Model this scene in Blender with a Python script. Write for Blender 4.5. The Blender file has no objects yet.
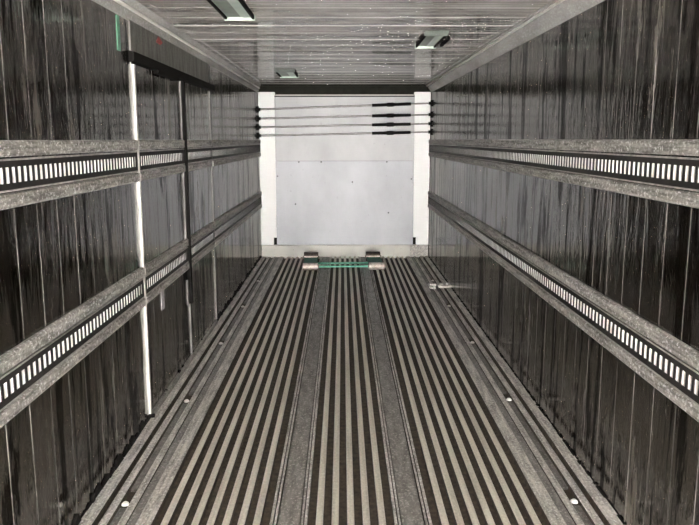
import bpy, bmesh, math, random
from mathutils import Vector, Matrix

random.seed(7)
scene = bpy.context.scene
COL = scene.collection

# ------------------------------------------------------------------ camera
W = 1.15            # half width of the cargo body
D = 9.874           # distance from the camera to the front bulkhead
HC = 2.305          # ceiling height
REAR = -3.4         # open rear doorway (behind the camera)
EYE = 1.590

cam_d = bpy.data.cameras.new('camera')
cam = bpy.data.objects.new('camera', cam_d)
COL.objects.link(cam)
cam_d.sensor_fit = 'HORIZONTAL'
cam_d.sensor_width = 36.0
cam_d.lens = 724.3 / 699.0 * 36.0
cam_d.clip_start = 0.05
pitch, yaw, roll = 0.16828, 0.009438, -0.00116
fwd = Vector((math.sin(yaw) * math.cos(pitch), math.cos(yaw) * math.cos(pitch), -math.sin(pitch)))
right = Vector((math.cos(yaw), -math.sin(yaw), 0))
up = right.cross(fwd)
r2 = right * math.cos(roll) + up * math.sin(roll)
u2 = -right * math.sin(roll) + up * math.cos(roll)
m = Matrix.Identity(4)
for i in range(3):
    m[i][0], m[i][1], m[i][2] = r2[i], u2[i], -fwd[i]
m[0][3], m[1][3], m[2][3] = -0.031, 0.0, EYE
cam.matrix_world = m
scene.camera = cam

# ------------------------------------------------------------------ daylight through the open rear doorway
world = bpy.data.worlds.new('overcast_sky')
scene.world = world
world.use_nodes = True
bg = world.node_tree.nodes['Background']
bg.inputs['Color'].default_value = (1.0, 0.972, 0.930, 1)
bg.inputs['Strength'].default_value = 88.0
LAMP_STRENGTH = 10.0

vs = scene.view_settings
vs.view_transform = 'Standard'
vs.look = 'None'
vs.gamma = 1.0
vs.use_curve_mapping = False
vs.exposure = 0.0


# ------------------------------------------------------------------ materials
def new_mat(name):
    mt = bpy.data.materials.new(name)
    mt.use_nodes = True
    nt = mt.node_tree
    return mt, nt, nt.nodes['Principled BSDF']


def N(nt, kind, **kw):
    n = nt.nodes.new(kind)
    for k, v in kw.items():
        setattr(n, k, v)
    return n


def position(nt, scale):
    g = N(nt, 'ShaderNodeNewGeometry')
    mp = N(nt, 'ShaderNodeVectorMath', operation='MULTIPLY')
    mp.inputs[1].default_value = scale
    nt.links.new(g.outputs['Position'], mp.inputs[0])
    return mp.outputs[0]


def noise(nt, vec, scale=1.0, detail=4.0, rough=0.55, dist=0.0):
    n = N(nt, 'ShaderNodeTexNoise')
    n.inputs['Scale'].default_value = scale
    n.inputs['Detail'].default_value = detail
    n.inputs['Roughness'].default_value = rough
    n.inputs['Distortion'].default_value = dist
    nt.links.new(vec, n.inputs['Vector'])
    return n.outputs['Fac']


def ramp(nt, fac, stops):
    r = N(nt, 'ShaderNodeValToRGB')
    el = r.color_ramp.elements
    while len(el) < len(stops):
        el.new(0.5)
    for e, (p, c) in zip(el, stops):
        e.position = p
        e.color = (c, c, c, 1) if isinstance(c, float) else (*c, 1)
    nt.links.new(fac, r.inputs['Fac'])
    return r.outputs['Color']


def math_node(nt, op, a, b):
    n = N(nt, 'ShaderNodeMath', operation=op)
    for i, v in enumerate((a, b)):
        if isinstance(v, (int, float)):
            n.inputs[i].default_value = v
        else:
            nt.links.new(v, n.inputs[i])
    return n.outputs[0]


def mix(nt, fac, a, b, mode='MIX'):
    n = N(nt, 'ShaderNodeMix', data_type='RGBA', blend_type=mode)
    if isinstance(fac, (int, float)):
        n.inputs[0].default_value = fac
    else:
        nt.links.new(fac, n.inputs[0])
    for i, v in ((6, a), (7, b)):
        if isinstance(v, tuple):
            n.inputs[i].default_value = (*v, 1)
        else:
            nt.links.new(v, n.inputs[i])
    return n.outputs[2]


def bump(nt, bsdf, height, strength=0.3, dist=0.01):
    b = N(nt, 'ShaderNodeBump')
    b.inputs['Strength'].default_value = strength
    b.inputs['Distance'].default_value = dist
    nt.links.new(height, b.inputs['Height'])
    nt.links.new(b.outputs['Normal'], bsdf.inputs['Normal'])


def wall_material():
    mt, nt, b = new_mat('stained_dark_panel')
    streak = noise(nt, position(nt, (10, 10, 1.1)), 1, 7, 0.68, 0.5)
    drip = noise(nt, position(nt, (38, 38, 4.5)), 1, 6, 0.75, 0.5)
    patch = noise(nt, position(nt, (1.5, 1.5, 1.5)), 1, 4, 0.6)
    s = math_node(nt, 'ADD', math_node(nt, 'MULTIPLY', streak, 0.62), math_node(nt, 'MULTIPLY', drip, 0.38))
    s = math_node(nt, 'ADD', s, math_node(nt, 'MULTIPLY', math_node(nt, 'SUBTRACT', patch, 0.5), 0.30))
    col = ramp(nt, s, [(0.40, (0.0035, 0.0026, 0.0019)), (0.52, (0.0080, 0.0064, 0.0052)), (0.58, (0.022, 0.0185, 0.0155)), (0.66, (0.15, 0.138, 0.123))])
    nt.links.new(col, b.inputs['Base Color'])
    nt.links.new(ramp(nt, s, [(0.42, 0.10), (0.56, 0.16), (0.64, 0.45)]), b.inputs['Roughness'])
    gl = noise(nt, position(nt, (5.0, 5.0, 0.6)), 1, 6, 0.7, 0.5)
    nt.links.new(ramp(nt, gl, [(0.43, 0.03), (0.48, 0.55)]), b.inputs['Specular IOR Level'])
    nt.links.new(ramp(nt, gl, [(0.43, 0.05), (0.48, 1.0)]), b.inputs['Coat Weight'])
    nt.links.new(ramp(nt, s, [(0.44, 0.04), (0.62, 0.13)]), b.inputs['Coat Roughness'])
    b.inputs['Coat IOR'].default_value = 1.52
    b.inputs['Coat Tint'].default_value = (1.0, 0.97, 0.925, 1)
    wav = noise(nt, position(nt, (13, 13, 2.6)), 1, 4, 0.6, 0.5)
    bump(nt, b, wav, 0.9, 0.0042)
    nt.links.new(b.inputs['Normal'].links[0].from_socket, b.inputs['Coat Normal'])
    return mt


def metal_material(name, dark, light, lo=0.40, hi=0.62, scale=(40, 3, 40), metallic=0.3, rough=(0.35, 0.6), fleck=0.0, bstr=0.2):
    mt, nt, b = new_mat(name)
    a = noise(nt, position(nt, scale), 1, 5, 0.65)
    c = noise(nt, position(nt, (90, 60, 90)), 1, 5, 0.7)
    s = math_node(nt, 'ADD', math_node(nt, 'MULTIPLY', a, 0.6), math_node(nt, 'MULTIPLY', c, 0.4))
    col = ramp(nt, s, [(lo, dark), (hi, light)])
    if fleck:
        f = ramp(nt, c, [(0.56, 0.0), (0.62, fleck)])
        col = mix(nt, f, col, tuple(min(1, v * 1.9) for v in light))
    nt.links.new(col, b.inputs['Base Color'])
    nt.links.new(ramp(nt, s, [(0.35, rough[1]), (0.65, rough[0])]), b.inputs['Roughness'])
    b.inputs['Metallic'].default_value = metallic
    bump(nt, b, s, bstr, 0.004)
    return mt


def plain(name, col, rough=0.5, metallic=0.0, var=0.25, scale=9.0, emit=None, strength=0.0, spec=0.5):
    mt, nt, b = new_mat(name)
    f = noise(nt, position(nt, (scale,) * 3), 1, 4, 0.6)
    c = ramp(nt, f, [(0.3, tuple(v * (1 - var) for v in col)), (0.7, tuple(min(1, v * (1 + var)) for v in col))])
    nt.links.new(c, b.inputs['Base Color'])
    b.inputs['Roughness'].default_value = rough
    b.inputs['Metallic'].default_value = metallic
    b.inputs['Specular IOR Level'].default_value = spec
    if emit:
        b.inputs['Emission Color'].default_value = (*emit, 1)
        b.inputs['Emission Strength'].default_value = strength
    return mt


def bulkhead_material(name, col, dirt=0.35, rough=0.4):
    mt, nt, b = new_mat(name)
    big = noise(nt, position(nt, (1.6, 1.6, 0.9)), 1, 5, 0.6)
    spot = noise(nt, position(nt, (24, 24, 16)), 1, 3, 0.6)
    base = ramp(nt, big, [(0.3, tuple(v * (1 - dirt * 0.35) for v in col)), (0.65, col)])
    mask = ramp(nt, spot, [(0.68, 0.0), (0.78, dirt)])
    c = mix(nt, mask, base, tuple(v * 0.45 for v in col))
    nt.links.new(c, b.inputs['Base Color'])
    b.inputs['Roughness'].default_value = rough
    bump(nt, b, big, 0.1, 0.01)
    return mt


def ceiling_material():
    mt, nt, b = new_mat('dirty_ceiling_panel')
    a = noise(nt, position(nt, (0.35, 22, 1)), 1, 4, 0.6)
    p = noise(nt, position(nt, (2.0, 2.0, 2)), 1, 4, 0.6)
    s = math_node(nt, 'ADD', math_node(nt, 'MULTIPLY', a, 0.5), math_node(nt, 'MULTIPLY', p, 0.5))
    col = ramp(nt, s, [(0.36, (0.42, 0.385, 0.358)), (0.62, (0.86, 0.80, 0.755))])
    nt.links.new(col, b.inputs['Base Color'])
    nt.links.new(ramp(nt, s, [(0.35, 0.12), (0.65, 0.24)]), b.inputs['Roughness'])
    b.inputs['Specular IOR Level'].default_value = 0.75
    b.inputs['Coat Weight'].default_value = 0.8
    b.inputs['Coat Roughness'].default_value = 0.05
    bump(nt, b, a, 0.03, 0.004)
    nt.links.new(b.inputs['Normal'].links[0].from_socket, b.inputs['Coat Normal'])
    return mt


M = {
    'wall': wall_material(),
    'seam': metal_material('worn_panel_edge', (0.03, 0.027, 0.025), (0.24, 0.22, 0.21), 0.44, 0.60, (30, 30, 2.2)),
    'seam_dull': metal_material('dull_panel_edge', (0.012, 0.011, 0.01), (0.07, 0.065, 0.06), 0.44, 0.60, (30, 30, 2.2)),
    'flange': metal_material('scuffed_rail_flange', (0.14, 0.131, 0.12), (0.62, 0.585, 0.54), 0.40, 0.64, (60, 5, 60), 0.2, fleck=0.8),
    'web': plain('dark_rail_web', (0.018, 0.016, 0.015), 0.6, spec=0.25),  # near-black tone over the whole recessed web
    'pocket': plain('white_pocket_liner', (0.88, 0.86, 0.82), 0.5, 0.0, 0.05),
    'ridge': metal_material('worn_aluminium_ridge', (0.58, 0.535, 0.455), (0.88, 0.825, 0.715), 0.38, 0.58, (30, 1.2, 30), 0.25, (0.28, 0.42), 0.2, 0.1),
    'kerb': metal_material('scuffed_floor_edge', (0.28, 0.262, 0.24), (0.82, 0.77, 0.71), 0.40, 0.60, (40, 4, 40), 0.25, (0.35, 0.55), 0.7, 0.3),
    'track': metal_material('grey_track_bed', (0.13, 0.122, 0.112), (0.29, 0.272, 0.25), 0.38, 0.60, (30, 6, 30), 0.2, (0.35, 0.55), 0.7, 0.3),
    'groove': plain('dark_floor_groove', (0.060, 0.049, 0.037), 0.7, 0.0, 0.5, 30, spec=0.15),  # dark brown for groove bottoms and ridge sides
    'gutter': metal_material('grimy_gutter', (0.08, 0.074, 0.067), (0.20, 0.187, 0.17), 0.38, 0.60, (30, 6, 30), 0.1, (0.4, 0.6), 0.5, 0.3),
    'black': plain('black_rubber_and_shade', (0.007, 0.0065, 0.006), 0.9, spec=0.08),  # rubber parts, also shade of gaps and lamp sides put into black
    'dark_duct': plain('dark_duct_surface', (0.020, 0.020, 0.016), 0.8, spec=0.1),  # near-black tone for the surfaces in the duct opening
    'ceiling': ceiling_material(),
    'cornice': metal_material('grey_corner_cove', (0.34, 0.325, 0.305), (0.60, 0.575, 0.545), 0.36, 0.6, (6, 1.5, 6), 0.1, (0.14, 0.26), 0.3, 0.02),
    'post': bulkhead_material('white_bulkhead_post', (0.84, 0.835, 0.83), 0.25),
    'panel': bulkhead_material('pale_grey_bulkhead_panel', (0.42, 0.422, 0.455), 0.7),
    'panel_up': bulkhead_material('upper_bulkhead_panel', (0.425, 0.42, 0.43), 0.7),
    'sill': bulkhead_material('cream_sill', (0.46, 0.44, 0.395), 0.9),
    'strip': plain('pale_door_edge', (0.60, 0.58, 0.55), 0.4, 0.0, 0.15),
    'greyedge': plain('grey_door_edge', (0.30, 0.285, 0.27), 0.45, 0.0, 0.4),
    'lip': plain('worn_rail_lip', (0.42, 0.40, 0.37), 0.4, 0.2, 0.4, 25),
    'headpanel': metal_material('grimy_door_head', (0.045, 0.045, 0.038), (0.15, 0.149, 0.130), 0.36, 0.64, (22, 22, 4), 0.0, (0.3, 0.5)),
    'highlight_bead': plain('pale_cove_highlight', (0.88, 0.86, 0.82), 0.3, 0.0, 0.1, 14),  # pale colour painted in for the highlight along the cove
    'dulledge': plain('dull_door_edge', (0.13, 0.123, 0.115), 0.5, 0.0, 0.4),
    'lampframe': plain('pale_green_lamp_frame', (0.55, 0.66, 0.57), 0.4, 0.0, 0.2),
    'lamplens': plain('lamp_lens', (0.60, 0.68, 0.61), 0.3, 0.0, 0.1, 9, (0.86, 1.0, 0.88), LAMP_STRENGTH * 0.004),
    'lampgrey': plain('grey_green_reflector', (0.27, 0.31, 0.275), 0.35, 0.0, 0.2),
    'green': plain('green_paint', (0.008, 0.080, 0.050), 0.6, 0.0, 0.4, 30, spec=0.15),
    'lightgreen': plain('worn_green_paint', (0.10, 0.33, 0.23), 0.45, 0.0, 0.4, 30),
    'rust': metal_material('brown_rusty_roller', (0.03, 0.022, 0.017), (0.09, 0.068, 0.055), 0.40, 0.62, (30, 30, 30), 0.3),
    'roller': metal_material('worn_steel_roller', (0.24, 0.19, 0.165), (0.58, 0.51, 0.46), 0.34, 0.60, (30, 30, 30), 0.4),
    'tube': plain('grey_steel_tube', (0.22, 0.212, 0.204), 0.3, 0.3, 0.2, 20),
    'sleeve': plain('black_bar_sleeve', (0.007, 0.0065, 0.0065), 0.7, spec=0.1),
    'steel': metal_material('bright_buckle_steel', (0.42, 0.40, 0.38), (0.80, 0.77, 0.73), 0.36, 0.6, (60, 60, 60), 0.5),
    'sticker': plain('grey_white_sticker', (0.42, 0.41, 0.40), 0.5, 0.0, 0.15, 40),
    'red': plain('red_sticker', (0.36, 0.035, 0.035), 0.5, 0.0, 0.4, 60),
    'teal': plain('faded_green_tape', (0.07, 0.20, 0.13), 0.5, 0.0, 0.4, 30),
    'rivet': plain('dark_rivet', (0.10, 0.10, 0.10), 0.4, 0.5),
    'white': plain('white_lit_lip', (0.85, 0.83, 0.78), 0.4, 0.0, 0.05),  # white stands for light caught on the lashing hole edges
}


# ------------------------------------------------------------------ mesh helpers
class MB:
    """collects shapes; build() links them as one mesh object"""

    def __init__(self):
        self.v, self.f, self.mi, self.sm = [], [], [], []

    def add(self, vs_, fs_, mi=0, smooth=False):
        o = len(self.v)
        self.v += [tuple(p) for p in vs_]
        for f in fs_:
            self.f.append([i + o for i in f])
            self.mi.append(mi)
            self.sm.append(smooth)

    def box(self, x0, x1, y0, y1, z0, z1, mi=0):
        if x0 > x1:
            x0, x1 = x1, x0
        v = [(x, y, z) for x in (x0, x1) for y in (y0, y1) for z in (z0, z1)]
        self.add(v, [(0, 1, 3, 2), (4, 6, 7, 5), (0, 4, 5, 1), (2, 3, 7, 6), (0, 2, 6, 4), (1, 5, 7, 3)], mi)
        return self

    def prism(self, prof, axis, a, b, mats=None, smooth=()):
        """closed 2D profile swept along an axis; axis z: (x,y), y: (x,z), x: (y,z)"""
        def p3(p, t):
            return {'z': (p[0], p[1], t), 'y': (p[0], t, p[1]), 'x': (t, p[0], p[1])}[axis]
        n = len(prof)
        o = len(self.v)
        self.v += [p3(p, a) for p in prof] + [p3(p, b) for p in prof]
        for i in range(n):
            j = (i + 1) % n
            self.f.append([o + i, o + j, o + n + j, o + n + i])
            self.mi.append(mats[i] if mats else 0)
            self.sm.append(i in smooth)
        self.f.append([o + i for i in range(n)])
        self.f.append([o + n + i for i in reversed(range(n))])
        self.mi += [0, 0]
        self.sm += [False, False]
        return self

    def tube(self, p, q, r, n=12, r1=None, mi=0):
        p, q = Vector(p), Vector(q)
        d = (q - p).normalized()
        a = d.orthogonal().normalized()
        b = d.cross(a)
        r1 = r if r1 is None else r1
        vs_ = []
        for c, rr in ((p, r), (q, r1)):
            for k in range(n):
                t = 2 * math.pi * k / n
                vs_.append(c + (a * math.cos(t) + b * math.sin(t)) * rr)
        self.add(vs_, [(i, (i + 1) % n, n + (i + 1) % n, n + i) for i in range(n)], mi, True)
        self.add(vs_, [tuple(reversed(range(n))), tuple(range(n, 2 * n))], mi)
        return self

    def dome(self, c, rx, ry, rz, n=10, rings=3):
        vs_, fs_ = [], []
        for k in range(rings):
            t = math.pi / 2 * k / rings
            for j in range(n):
                a = 2 * math.pi * j / n
                vs_.append((c[0] + rx * math.cos(t) * math.cos(a), c[1] + ry * math.cos(t) * math.sin(a), c[2] + rz * math.sin(t)))
        vs_.append((c[0], c[1], c[2] + rz))
        for k in range(rings - 1):
            for j in range(n):
                fs_.append((k * n + j, k * n + (j + 1) % n, (k + 1) * n + (j + 1) % n, (k + 1) * n + j))
        for j in range(n):
            fs_.append(((rings - 1) * n + j, (rings - 1) * n + (j + 1) % n, len(vs_) - 1))
        fs_.append(tuple(reversed(range(n))))
        self.add(vs_, fs_, 0, True)
        return self

    def mesh(self, name, mats):
        me = bpy.data.meshes.new(name)
        me.from_pydata(self.v, [], self.f)
        for k in mats:
            me.materials.append(M[k])
        me.polygons.foreach_set('material_index', self.mi)
        me.polygons.foreach_set('use_smooth', self.sm)
        bm = bmesh.new()
        bm.from_mesh(me)
        bmesh.ops.recalc_face_normals(bm, faces=bm.faces)
        bm.to_mesh(me)
        bm.free()
        me.update()
        return me

    def build(self, name, mat, parent=None, bevel=0.0):
        mats = mat if isinstance(mat, (list, tuple)) else [mat]
        o = bpy.data.objects.new(name, self.mesh(name, mats))
        COL.objects.link(o)
        if parent:
            o.parent = parent
        if bevel:
            md = o.modifiers.new('bevel', 'BEVEL')
            md.width = bevel
            md.segments = 2
            md.limit_method = 'ANGLE'
        return o


def place(name, mesh, parent, loc=(0, 0, 0), rot=(0, 0, 0), scale=None):
    o = bpy.data.objects.new(name, mesh)
    COL.objects.link(o)
    o.parent = parent
    o.location = loc
    o.rotation_euler = rot
    if scale:
        o.scale = scale
    return o


def tag(o, label, cat, group=None, kind=None):
    o['label'] = label
    o['category'] = cat
    if group:
        o['group'] = group
    if kind:
        o['kind'] = kind
    return o


def empty(name, loc=(0, 0, 0)):
    o = bpy.data.objects.new(name, None)
    COL.objects.link(o)
    o.empty_display_size = 0.1
    o.location = loc
    return o


# ------------------------------------------------------------------ floor
BACK = D + 0.22
floor = MB().box(-W - 0.03, W + 0.03, REAR, BACK, -0.09, -0.034).build('floor', 'groove')
tag(floor, 'ribbed aluminium cargo floor with long ridges and two sunken tracks', 'floor', kind='structure')


def ridge_mesh(w, h=0.034, c=0.003):
    hw = w / 2
    return MB().prism([(-hw, -h), (-hw, -c), (-hw + c, 0), (hw - c, 0), (hw, -c), (hw, -h)], 'y', REAR, D, [1, 0, 0, 0, 1, 1])  # side faces take the darker second material


rm = ridge_mesh(0.031).mesh('ridge', ['ridge', 'groove'])
for k in range(-2, 3):
    place('ridge', rm, floor, (k * 0.0663, 0, 0))
for s in (-1, 1):
    for k in range(7):
        place('ridge', rm, floor, (s * (0.397 + k * 0.0645), 0, 0))
em = ridge_mesh(0.013, 0.034, 0.002).mesh('track_edge', ['kerb', 'groove'])
en = ridge_mesh(0.010, 0.032, 0.002).mesh('track_edge', ['kerb', 'groove'])
for s in (-1, 1):
    for off, mesh_, dz in ((0.190, em, 0.001), (0.206, en, -0.002), (0.319, en, -0.002), (0.335, em, 0.001)):
        place('track_edge', mesh_, floor, (s * off, 0, dz))
    place('track_bed', ridge_mesh(0.094, 0.026, 0.004).mesh('track_bed', ['track', 'groove']), floor, (s * 0.2625, 0, -0.007))
    place('floor_strip', ridge_mesh(0.066, 0.034, 0.003).mesh('floor_strip', ['kerb', 'groove']), floor, (s * 0.8715, 0, 0))
    place('gutter', ridge_mesh(0.040, 0.024, 0.001).mesh('gutter', ['track', 'groove']), floor, (s * 0.925, 0, -0.009))
    place('floor_strip', ridge_mesh(0.034, 0.034, 0.003).mesh('floor_strip', ['kerb', 'groove']), floor, (s * 0.964, 0, 0.0))
    place('floor_strip', ridge_mesh(0.036, 0.034, 0.003).mesh('floor_strip', ['kerb', 'groove']), floor, (s * 1.044, 0, -0.001))
    place('kerb', ridge_mesh(0.062, 0.034, 0.004).mesh('kerb', ['kerb', 'groove']), floor, (s * 1.119, 0, 0.001))
    # slotted gutter with lashing holes every 1.29 m
    holes = [3.01 + 1.29 * k for k in range(-4, 5)]
    y = REAR
    mb = MB()
    for hy in holes:
        mb.box(s * 0.986, s * 1.022, y, hy - 0.02, -0.03, -0.018)
        y = hy + 0.15
    mb.box(s * 0.986, s * 1.022, y, D, -0.03, -0.018)
    mb.build('slotted_gutter', 'gutter', floor)
    pm = MB().dome((0, 0, 0), 0.018, 0.018, 0.016).mesh('lit_hole_lip', ['white'])
    for hy in holes:
        place('lit_hole_lip', pm, floor, (s * 1.004, hy + 0.006, -0.017))  # white dome stands in for the lit edge of each hole

# ------------------------------------------------------------------ walls
PW = 0.184
ZW0, ZW1 = 0.004, 2.225


def plank_mesh(s, w, z0, z1, mats):
    """interlocking wall plank; local x is the wall normal (interior face at x = 0), y runs along the wall"""
    h = w / 2
    g, e = 0.0008, 0.0035
    cr = 0.0002
    pr = [(s * 0.022, -h + g), (s * 0.004, -h + g), (0.0, -h + e), (-s * cr * 0.75, -h * 0.45), (-s * cr, 0), (-s * cr * 0.75, h * 0.45), (0.0, h - e), (s * 0.004, h - g), (s * 0.022, h - g)]
    return MB().prism(pr, 'z', z0, z1, [1, 1, 0, 0, 0, 0, 1, 1, 1]).mesh('wall_panel', mats)


def wall_run(parent, s, y0, y1, z0, z1, x=W):
    n = max(1, round((y1 - y0) / PW))
    w = (y1 - y0) / n
    a = plank_mesh(s, w, z0, z1, ['wall', 'seam'])
    b = plank_mesh(s, w, z0, z1, ['wall', 'seam_dull'])
    for k in range(n):
        place('wall_panel', a if random.random() < 0.55 else b, parent, (s * (x + random.uniform(0, 0.0004)), y0 + (k + 0.5) * w, 0), (0, 0, random.uniform(-0.0012, 0.0012)))


DY0, DY1, DY2 = 3.985, 5.153, 6.19
wl = MB().box(-W - 0.06, -W - 0.024, REAR, BACK, -0.09, HC + 0.05).build('wall_left', 'black')
tag(wl, 'dark stained left side wall of vertical panels around the side doors', 'wall', kind='structure')
wr = MB().box(W + 0.024, W + 0.06, REAR, BACK, -0.09, HC + 0.05).build('wall_right', 'black')
tag(wr, 'dark stained right side wall of vertical panels, unbroken by doors', 'wall', kind='structure')
Y_OFF = 2.436 - math.floor((2.436 - REAR) / PW) * PW
wall_run(wr, 1, Y_OFF, Y_OFF + PW * round((D - Y_OFF) / PW), ZW0, ZW1)
wall_run(wl, -1, Y_OFF, 3.955, ZW0, ZW1)
wall_run(wl, -1, DY2 + 0.03, BACK, ZW0, ZW1)
hp = MB().prism([(-W - 0.022, 2.047), (-W + 0.006, 2.047), (-W + 0.006, 2.21), (-W - 0.022, 2.21)], 'y', 3.96, DY2 + 0.03).build('door_head_panel', 'headpanel', wl)
MB().box(-W - 0.02, -W + 0.0075, 3.956, 3.96, 2.045, 2.2).build('trim_strip', 'dulledge', wl)
MB().prism([(-W + 0.0, 2.052), (-W + 0.03, 2.046), (-W + 0.03, 1.998), (-W + 0.0, 1.994)], 'y', 3.93, 6.36).build('door_head_gap_strip', 'black', wl)  # black strip stands in for the dark recess over the doors
MB().box(-W + 0.0, -W + 0.034, 4.42, 4.98, 1.975, 2.0).build('gap_strip_flap', 'black', wl)  # thicker stretch of the same black stand-in strip
MB().box(-W, -W + 0.0035, 3.745, 3.79, 2.03, 2.2).build('tape_mark', 'teal', wl)
MB().prism([(4.50, 2.165), (4.56, 2.207), (4.66, 2.180), (4.60, 2.160)], 'x', -W + 0.006, -W + 0.0085).build('warning_sticker', 'red', wl)

# crumbled sealant along the foot of the side walls
for s, wobj in ((-1, wl), (1, wr)):
    mb = MB()
    y = 1.0
    while y < D - 0.1:
        ln = random.uniform(0.03, 0.14)
        hgt = random.uniform(0.012, 0.05) if s < 0 else random.uniform(0.002, 0.007)
        dp = random.uniform(0.004, 0.012)
        mb.prism([(y, 0.0), (y + ln * 0.25, hgt * random.uniform(0.5, 1)), (y + ln * 0.7, hgt), (y + ln, 0.0)], 'x', s * (W - dp), s * (W + 0.01))
        y += ln * random.uniform(0.7, 1.1)
    o = mb.build('sealant', 'black', wobj)
    o['kind'] = 'stuff'

# ------------------------------------------------------------------ side doors
def rail_parts(parent, s, x, y0, y1, zt, first=2.4):
    """slotted lashing rail: two scuffed flanges, dark slotted web and white pockets"""
    SP, SW = 0.0452, 0.029
    f0, f1 = s * x, s * (x - 0.020)
    fl = MB()
    fl.prism([(f0, zt), (s * (x - 0.012), zt), (f1, zt - 0.008), (f1, zt - 0.050), (s * (x - 0.014), zt - 0.055), (f0, zt - 0.055)], 'y', y0, y1)
    fl.build('upper_flange', 'flange', parent)
    fl = MB()
    fl.prism([(f0, zt - 0.174), (s * (x - 0.014), zt - 0.174), (f1, zt - 0.179), (f1, zt - 0.215), (s * (x - 0.012), zt - 0.224), (f0, zt - 0.224)], 'y', y0, y1)
    fl.build('lower_flange', 'flange', parent)
    # thin inner lips
    MB().box(f0, s * (x - 0.016), y0, y1, zt - 0.067, zt - 0.0605).build('upper_lip', 'lip', parent)
    MB().box(f0, s * (x - 0.016), y0, y1, zt - 0.1695, zt - 0.163).build('lower_lip', 'lip', parent)
    zt0, zt1 = zt - 0.0885, zt - 0.1415
    w0, w1 = s * (x - 0.0108), s * (x - 0.014)
    wb = MB()
    wb.box(w0, w1, y0, y1, zt0, zt - 0.0605)
    wb.box(w0, w1, y0, y1, zt - 0.1695, zt1)
    pk = MB()
    pk.box(s * x, s * (x - 0.002), y0, y1, zt - 0.1600, zt - 0.070)
    k = math.ceil((y0 - first) / SP)
    ya = y0
    while True:
        ys = first + k * SP
        if ys + SW > y1 - 0.005:
            break
        if ys > ya + 0.004:
            wb.box(w0, w1, ya, ys, zt1, zt0)
            pk.box(s * (x - 0.002), w0, ya + 0.0005, ys - 0.0005, zt1 - 0.004, zt0 + 0.004)
            ya = ys + SW
        k += 1
    wb.box(w0, w1, ya, y1, zt1, zt0)
    o = wb.build('slotted_web', 'web', parent)
    o = pk.build('slot_pockets', 'pocket', parent)


Z1, Z2 = 1.589, 0.896


def door(name, y0, y1, x, label):
    d = empty(name, (-x, y0, 0.03))
    tag(d, label, 'door', kind='structure')
    d.location = (0, 0, 0)
    wall_run(d, -1, y0, y1, 0.035, 1.99, x)
    rail_parts(d, -1, x + 0.005, y0, y1, Z1)
    rail_parts(d, -1, x + 0.005, y0, y1, Z2)
    return d


d1 = door('door_1', DY0 + 0.012, DY1 - 0.024, W - 0.003, 'rear leaf of the side door with bright vertical edge strip')
MB().box(-W + 0.001, -W + 0.014, DY0 - 0.012, DY0 + 0.0115, 0.035, 1.985).build('edge_strip', 'strip', d1)
MB().box(-W - 0.004, -W + 0.004, DY0 - 0.029, DY0 - 0.022, 0.035, 2.0).build('gasket_strip', 'greyedge', d1)
MB().tube((-W + 0.001, DY0, 0.02), (-W + 0.03, DY0, 0.02), 0.012).build('hinge_bolt', 'black', d1)
MB().box(-W + 0.003, -W + 0.0065, 4.355, 4.43, 0.555, 0.672).build('sticker', 'sticker', d1)
MB().box(-W + 0.003, -W + 0.012, DY1 - 0.075, DY1 - 0.055, 0.42, 0.60).build('latch_plate', 'dulledge', d1)
MB().box(-W + 0.003, -W + 0.010, DY1 - 0.046, DY1 - 0.030, 0.7, 1.985).build('meeting_strip', 'dulledge', d1)
d2 = door('door_2', DY1 + 0.018, DY2, W - 0.006, 'front leaf of the side door beyond the black gap, no white strip')
MB().box(-W - 0.01, -W + 0.028, DY1 - 0.023, DY1 + 0.017, 0.42, 1.985).build('dark_gap_strip', 'black', d2)  # proud black strip stands in for the dark gap between leaves
MB().box(-W - 0.01, -W + 0.012, DY1 - 0.010, DY1 + 0.006, 0.035, 0.418).build('lower_edge_strip', 'dulledge', d2)
MB().box(-W - 0.01, -W + 0.014, DY2 + 0.002, DY2 + 0.024, 0.035, 1.99).build('edge_strip', 'dulledge', d2)
MB().prism([(-W, 0.006), (-W + 0.022, 0.006), (-W + 0.016, 0.030), (-W, 0.034)], 'y', DY0, DY2).build('door_threshold', 'track', wl)


def rail(s, y0, y1, zt, label):
    r = empty('lashing_rail', (s * W, y0, zt - 0.224))
    tag(r, label, 'rail', 'slotted lashing rails along the side walls')
    r.location = (0, 0, 0)
    rail_parts(r, s, W - 0.0012, y0, y1, zt)


rail(1, REAR + 0.05, D - 0.002, Z1, 'upper slotted lashing rail running the whole right wall')
rail(1, REAR + 0.05, D - 0.002, Z2, 'lower slotted lashing rail running the whole right wall')
rail(-1, REAR + 0.05, DY0 - 0.036, Z1, 'upper slotted lashing rail on the left wall, nearer than the side door')
rail(-1, REAR + 0.05, DY0 - 0.036, Z2, 'lower slotted lashing rail on the left wall, nearer than the side door')
rail(-1, DY2 + 0.03, D - 0.002, Z1, 'upper lashing rail on the left wall between side door and white bulkhead')
rail(-1, DY2 + 0.03, D - 0.002, Z2, 'lower lashing rail on the left wall between side door and white bulkhead')

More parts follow.
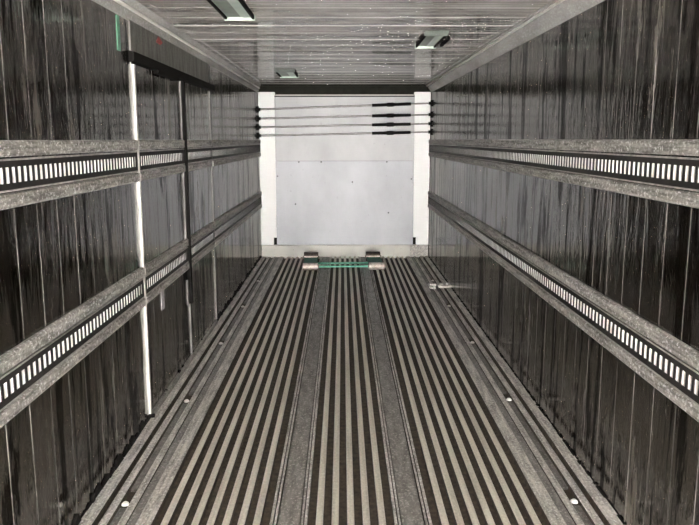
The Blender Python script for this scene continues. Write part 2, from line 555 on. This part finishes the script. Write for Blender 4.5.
# ------------------------------------------------------------------ ceiling
ceil = MB().box(-W - 0.03, W + 0.03, REAR, BACK, HC + 0.012, HC + 0.06).build('ceiling', 'ceiling')
tag(ceil, 'dirty grey ceiling of ribbed panels running across the cargo body', 'ceiling', kind='structure')
CP = 0.32
cpr = [(0, 0.013), (0, -0.0012), (0.010, -0.0023), (0.020, -0.0012), (0.026, 0.0), (0.102, 0.0), (0.110, -0.0004), (0.120, -0.0004), (0.128, 0.0),
       (0.203, 0.0), (0.211, -0.0006), (0.221, -0.0006), (0.229, 0.0), (0.3185, 0.0), (0.3185, 0.013)]
cm = MB().prism(cpr, 'x', -W, W).mesh('ceiling_panel', ['ceiling'])
y = 4.80 - CP * 25
while y < D - 0.05:
    if y > REAR - 0.01:
        place('ceiling_panel', cm, ceil, (0, y, HC), (random.uniform(-0.002, 0.002), 0, 0))
    y += CP

for n_, s in ((1, -1), (2, 1)):
    ex, ez, cx = ((W - 0.018, 2.262, W - 0.046) if s < 0 else (W - 0.062, 2.288, W - 0.082))
    pr = [(s * (W + 0.02), 2.204), (s * (W - 0.003), 2.204), (s * (W - 0.006), 2.212), (s * ex, ez), (s * cx, HC - 0.004), (s * cx, HC + 0.01), (s * (W + 0.02), HC + 0.01)]
    o = MB().prism(pr, 'y', REAR, D - 0.03).build('trim_%d' % n_, 'cornice')
    MB().tube((s * ex, REAR, ez), (s * ex, D - 0.03, ez), 0.0095, 14).build('highlight_bead', 'highlight_bead', o)  # pale rod added as the cove's painted highlight line
    tag(o, 'pale grey cove moulding where the %s wall meets the ceiling' % ('left' if s < 0 else 'right'), 'trim', kind='structure')

# ------------------------------------------------------------------ ceiling lamps
def lamp(x, y, w, ln, label, gap_line=False):
    dz = 0.024
    L = empty('ceiling_lamp', (x, y, HC - dz))
    tag(L, label, 'lamp', 'flush ceiling lamps')
    hw, hl = w / 2, ln / 2
    for a in (-hw, hw - 0.012):
        MB().box(a, a + 0.012, -hl, hl, 0.0, dz).build('shaded_side', 'black', L)  # black puts the shadow along the lamp sides into the colour
    MB().box(-hw - 0.004, hw + 0.004, hl + 0.0005, hl + 0.0125, -0.006, dz).build('end_frame', 'lampframe', L)
    MB().prism([(-hl - 0.09, dz), (-hl - 0.0005, 0.002), (-hl - 0.0005, dz)], 'x', -hw - 0.004, hw + 0.004).build('unlit_end_ramp', 'lampgrey', L)  # near end shaped as a slope to keep daylight off it
    g = hw - 0.013
    MB().prism([(-g, dz), (-g, 0.012), (g * 0.1, 0.012), (g * 0.1, dz)], 'y', -hl + 0.001, hl - 0.001).build('reflector', 'lampgrey', L)
    MB().prism([(g * 0.1 + 0.001, dz), (g * 0.1 + 0.001, 0.011), (g * 0.3, 0.008), (g * 0.8, 0.008), (g, 0.011), (g, dz)], 'y', -hl + 0.001, hl - 0.001).build('lens', 'lamplens', L)
    if gap_line:
        MB().box(hw + 0.035, hw + 0.055, -0.10, 0.30, 0.006, dz).build('side_gap_bar', 'black', L)  # black box added to draw the dark gap beside the lamp


lamp(-0.628, 4.10, 0.17, 0.62, 'long pale green ceiling lamp nearest, cut by the top of the picture')
lamp(0.605, 5.42, 0.15, 0.62, 'pale green ceiling lamp on the right half of the ceiling', True)
lamp(-0.63, 8.12, 0.20, 0.60, 'small distant pale ceiling lamp just above the dark duct')

# ------------------------------------------------------------------ front bulkhead
wb_ = MB().box(-W - 0.03, W + 0.03, BACK, BACK + 0.04, -0.09, HC + 0.05).build('wall_back', 'dark_duct')
tag(wb_, 'white front bulkhead with two posts, riveted panels and dark air duct', 'wall', kind='structure')
PI_ = 0.936
for s in (-1, 1):
    pr = [(s * (W - 0.001), 0.158), (s * (W - 0.001), 2.212), (s * PI_, 2.212), (s * PI_, 0.262), (s * (PI_ + 0.045), 0.262), (s * (PI_ + 0.045), 0.158)]
    MB().prism(pr, 'y', D, D + 0.12).build('post', 'post', wb_)
    MB().box(s * PI_, s * (PI_ + 0.046), D + 0.06, D + 0.07, 0.157, 0.263).build('drain_recess', 'black', wb_)
MB().box(-PI_ + 0.001, PI_ - 0.001, D + 0.010, D + 0.05, 0.158, 1.300).build('lower_panel', 'panel', wb_)
MB().box(-PI_ + 0.001, PI_ - 0.001, D + 0.010, D + 0.05, 1.3045, 2.150).build('upper_panel', 'panel_up', wb_)
MB().box(-PI_ + 0.001, PI_ - 0.001, D + 0.012, D + 0.05, 2.152, 2.164).build('panel_joint', 'black', wb_)
MB().box(-PI_ + 0.001, PI_ - 0.001, D + 0.006, D + 0.05, 2.165, 2.180).build('top_lip', 'sill', wb_)
MB().box(-W + 0.001, W - 0.25, D - 0.012, D + 0.10, -0.03, 0.157).build('sill', 'sill', wb_, 0.006)
MB().box(W - 0.249, W - 0.001, D - 0.004, D + 0.10, -0.03, 0.157).build('sill', 'track', wb_, 0.004)
rv = MB().dome((0, 0, 0), 0.011, 0.011, 0.006, 8, 2).mesh('rivet', ['rivet'])
for px in (298, 321, 388.5):
    place('rivet', rv, wb_, ((px - 345) / 76.0 - 0.003, D + 0.010, 1.29), (math.pi / 2, 0, 0))
for px, pz in ((390.5, 0.60), (294, 0.72), (353, 1.02), (276, 1.10), (414, 1.06)):
    place('rivet', rv, wb_, ((px - 345) / 76.0 - 0.003, D + 0.010, pz), (math.pi / 2, 0, 0))
for x0, x1 in ((-1.1, -0.56), (-0.13, -0.02), (0.10, 0.14), (0.44, 0.76)):
    MB().box(x0, x1, D + 0.13, D + 0.15, 2.182, HC - 0.006).build('duct_divider', 'dark_duct', wb_)
MB().box(-W, W, D - 0.02, D + 0.012, HC - 0.022, HC - 0.006).build('duct_lip', 'dark_duct', wb_)

# ------------------------------------------------------------------ cargo bars
def cargo_bar(zl, zr, label, yb):
    a, b = Vector((-W + 0.024, yb, zl)), Vector((W - 0.024, yb, zr))

    def at(x):
        return a.lerp(b, (x - a.x) / (b.x - a.x))
    o = empty('cargo_bar', at(0.36))
    tag(o, label, 'cargo bar', 'telescopic cargo bars in front of the bulkhead')
    inv = Matrix.Translation(-o.location)

    def part(mb, name, mat):
        p = mb.build(name, mat, o)
        p.data.transform(inv)
        return p
    part(MB().tube(at(-W + 0.03), at(0.37), 0.0135), 'outer_tube', 'tube')
    part(MB().tube(at(0.86), at(W - 0.03), 0.0105), 'inner_tube', 'tube')
    part(MB().tube(at(0.36), at(0.87), 0.020), 'sleeve', 'sleeve')
    c = at(0.60)
    mb = MB()
    mb.tube(c - Vector((0.045, 0, 0.001)), c + Vector((0.045, 0, 0.001)), 0.027, 10)
    mb.box(c.x - 0.02, c.x + 0.02, c.y - 0.038, c.y, c.z - 0.014, c.z + 0.014)
    part(mb, 'ratchet_housing', 'sleeve')
    mb = MB().tube(at(0.40) - Vector((0, 0.024, 0.004)), c - Vector((0.03, 0.024, 0)), 0.009, 8)
    part(mb, 'lever', 'sleeve')
    for e, s in ((a, -1), (b, 1)):
        mb = MB()
        mb.box(s * (W - 0.0015), s * (W - 0.018), yb - 0.035, yb + 0.035, e.z - 0.040, e.z + 0.040)
        mb.tube((s * (W - 0.017), yb, e.z), (s * (W - 0.045), yb, e.z), 0.021, 10)
        part(mb, 'end_foot', 'black')


for i, (zl, zr, w) in enumerate(((1.980, 2.058, 'topmost'), (1.862, 1.912, 'second from top'), (1.750, 1.794, 'third from top'), (1.640, 1.686, 'lowest'))):
    cargo_bar(zl, zr, '%s of four cargo bars with black ratchet sleeves before the white bulkhead' % w, D - 0.15)

# ------------------------------------------------------------------ green roller dolly
dol = empty('roller_dolly', (-0.03, 9.12, 0.0))
tag(dol, 'green roller dolly with rusty rollers on the ridged floor before the bulkhead', 'dolly')
dol.rotation_euler.z = math.radians(1.6)
for s in (-1, 1):
    x = s * 0.408
    h = 0.094
    mb = MB()
    mb.prism([(-0.33, 0.02), (-0.30, 0.066), (0.30, 0.075), (0.33, 0.03)], 'x', x - h + 0.006, x - h + 0.020)
    mb.prism([(-0.33, 0.02), (-0.30, 0.066), (0.30, 0.075), (0.33, 0.03)], 'x', x + h - 0.020, x + h - 0.006)
    mb.box(x - h + 0.019, x + h - 0.019, -0.26, 0.255, 0.024, 0.068)
    mb.build('end_frame', 'green', dol, 0.003)
    MB().tube((x - h, -0.325, 0.047), (x + h, -0.325, 0.047), 0.046, 18).build('roller', 'roller', dol)
    MB().tube((x - h, 0.335, 0.064), (x + h, 0.335, 0.064), 0.063, 18).build('roller', 'rust', dol)
    MB().box(x - h + 0.004, x + h - 0.004, 0.245, 0.268, 0.064, 0.084).build('stop_bar', 'roller', dol)
    for yy, zc in ((-0.325, 0.047), (0.335, 0.062)):
        MB().tube((x - h - 0.012, yy, zc), (x + h + 0.012, yy, zc), 0.014, 10).build('axle', 'rust', dol)
for yy, zz in ((-0.255, 0.034), (-0.02, 0.036)):
    MB().tube((-0.408 + 0.08, yy, zz), (0.408 - 0.08, yy, zz), 0.0145, 10).build('cross_bar', 'lightgreen', dol)

# ------------------------------------------------------------------ loose strap buckle on the right floor edge
bk = empty('strap_buckle', (1.0, 7.72, 0.002))
tag(bk, 'small steel strap buckle and hook lying across the right floor edge', 'buckle')


def ring(mb, x0, x1, y0, y1, z, r):
    c = [(x0, y0, z), (x1, y0, z), (x1, y1, z), (x0, y1, z)]
    for k in range(4):
        mb.tube(c[k], c[(k + 1) % 4], r, 8)
    return mb


mb = ring(MB(), 0.015, 0.085, -0.06, 0.10, 0.016, 0.014)
mb.tube((0.05, -0.06, 0.012), (0.05, 0.10, 0.012), 0.006, 8)
mb.build('buckle_frame', 'steel', bk)
mb = ring(MB(), 0.096, 0.140, -0.05, 0.11, 0.018, 0.013)
mb.build('buckle_loop', 'steel', bk)
mb = MB()
pts = [(-0.005, 0.08, 0.012), (-0.085, 0.10, 0.012), (-0.085, 0.0, 0.012), (-0.085, -0.08, 0.012), (-0.045, -0.10, 0.012), (-0.040, -0.02, 0.012)]
for p, q in zip(pts, pts[1:]):
    mb.tube(p, q, 0.013, 8)
mb.build('hook', 'steel', bk)
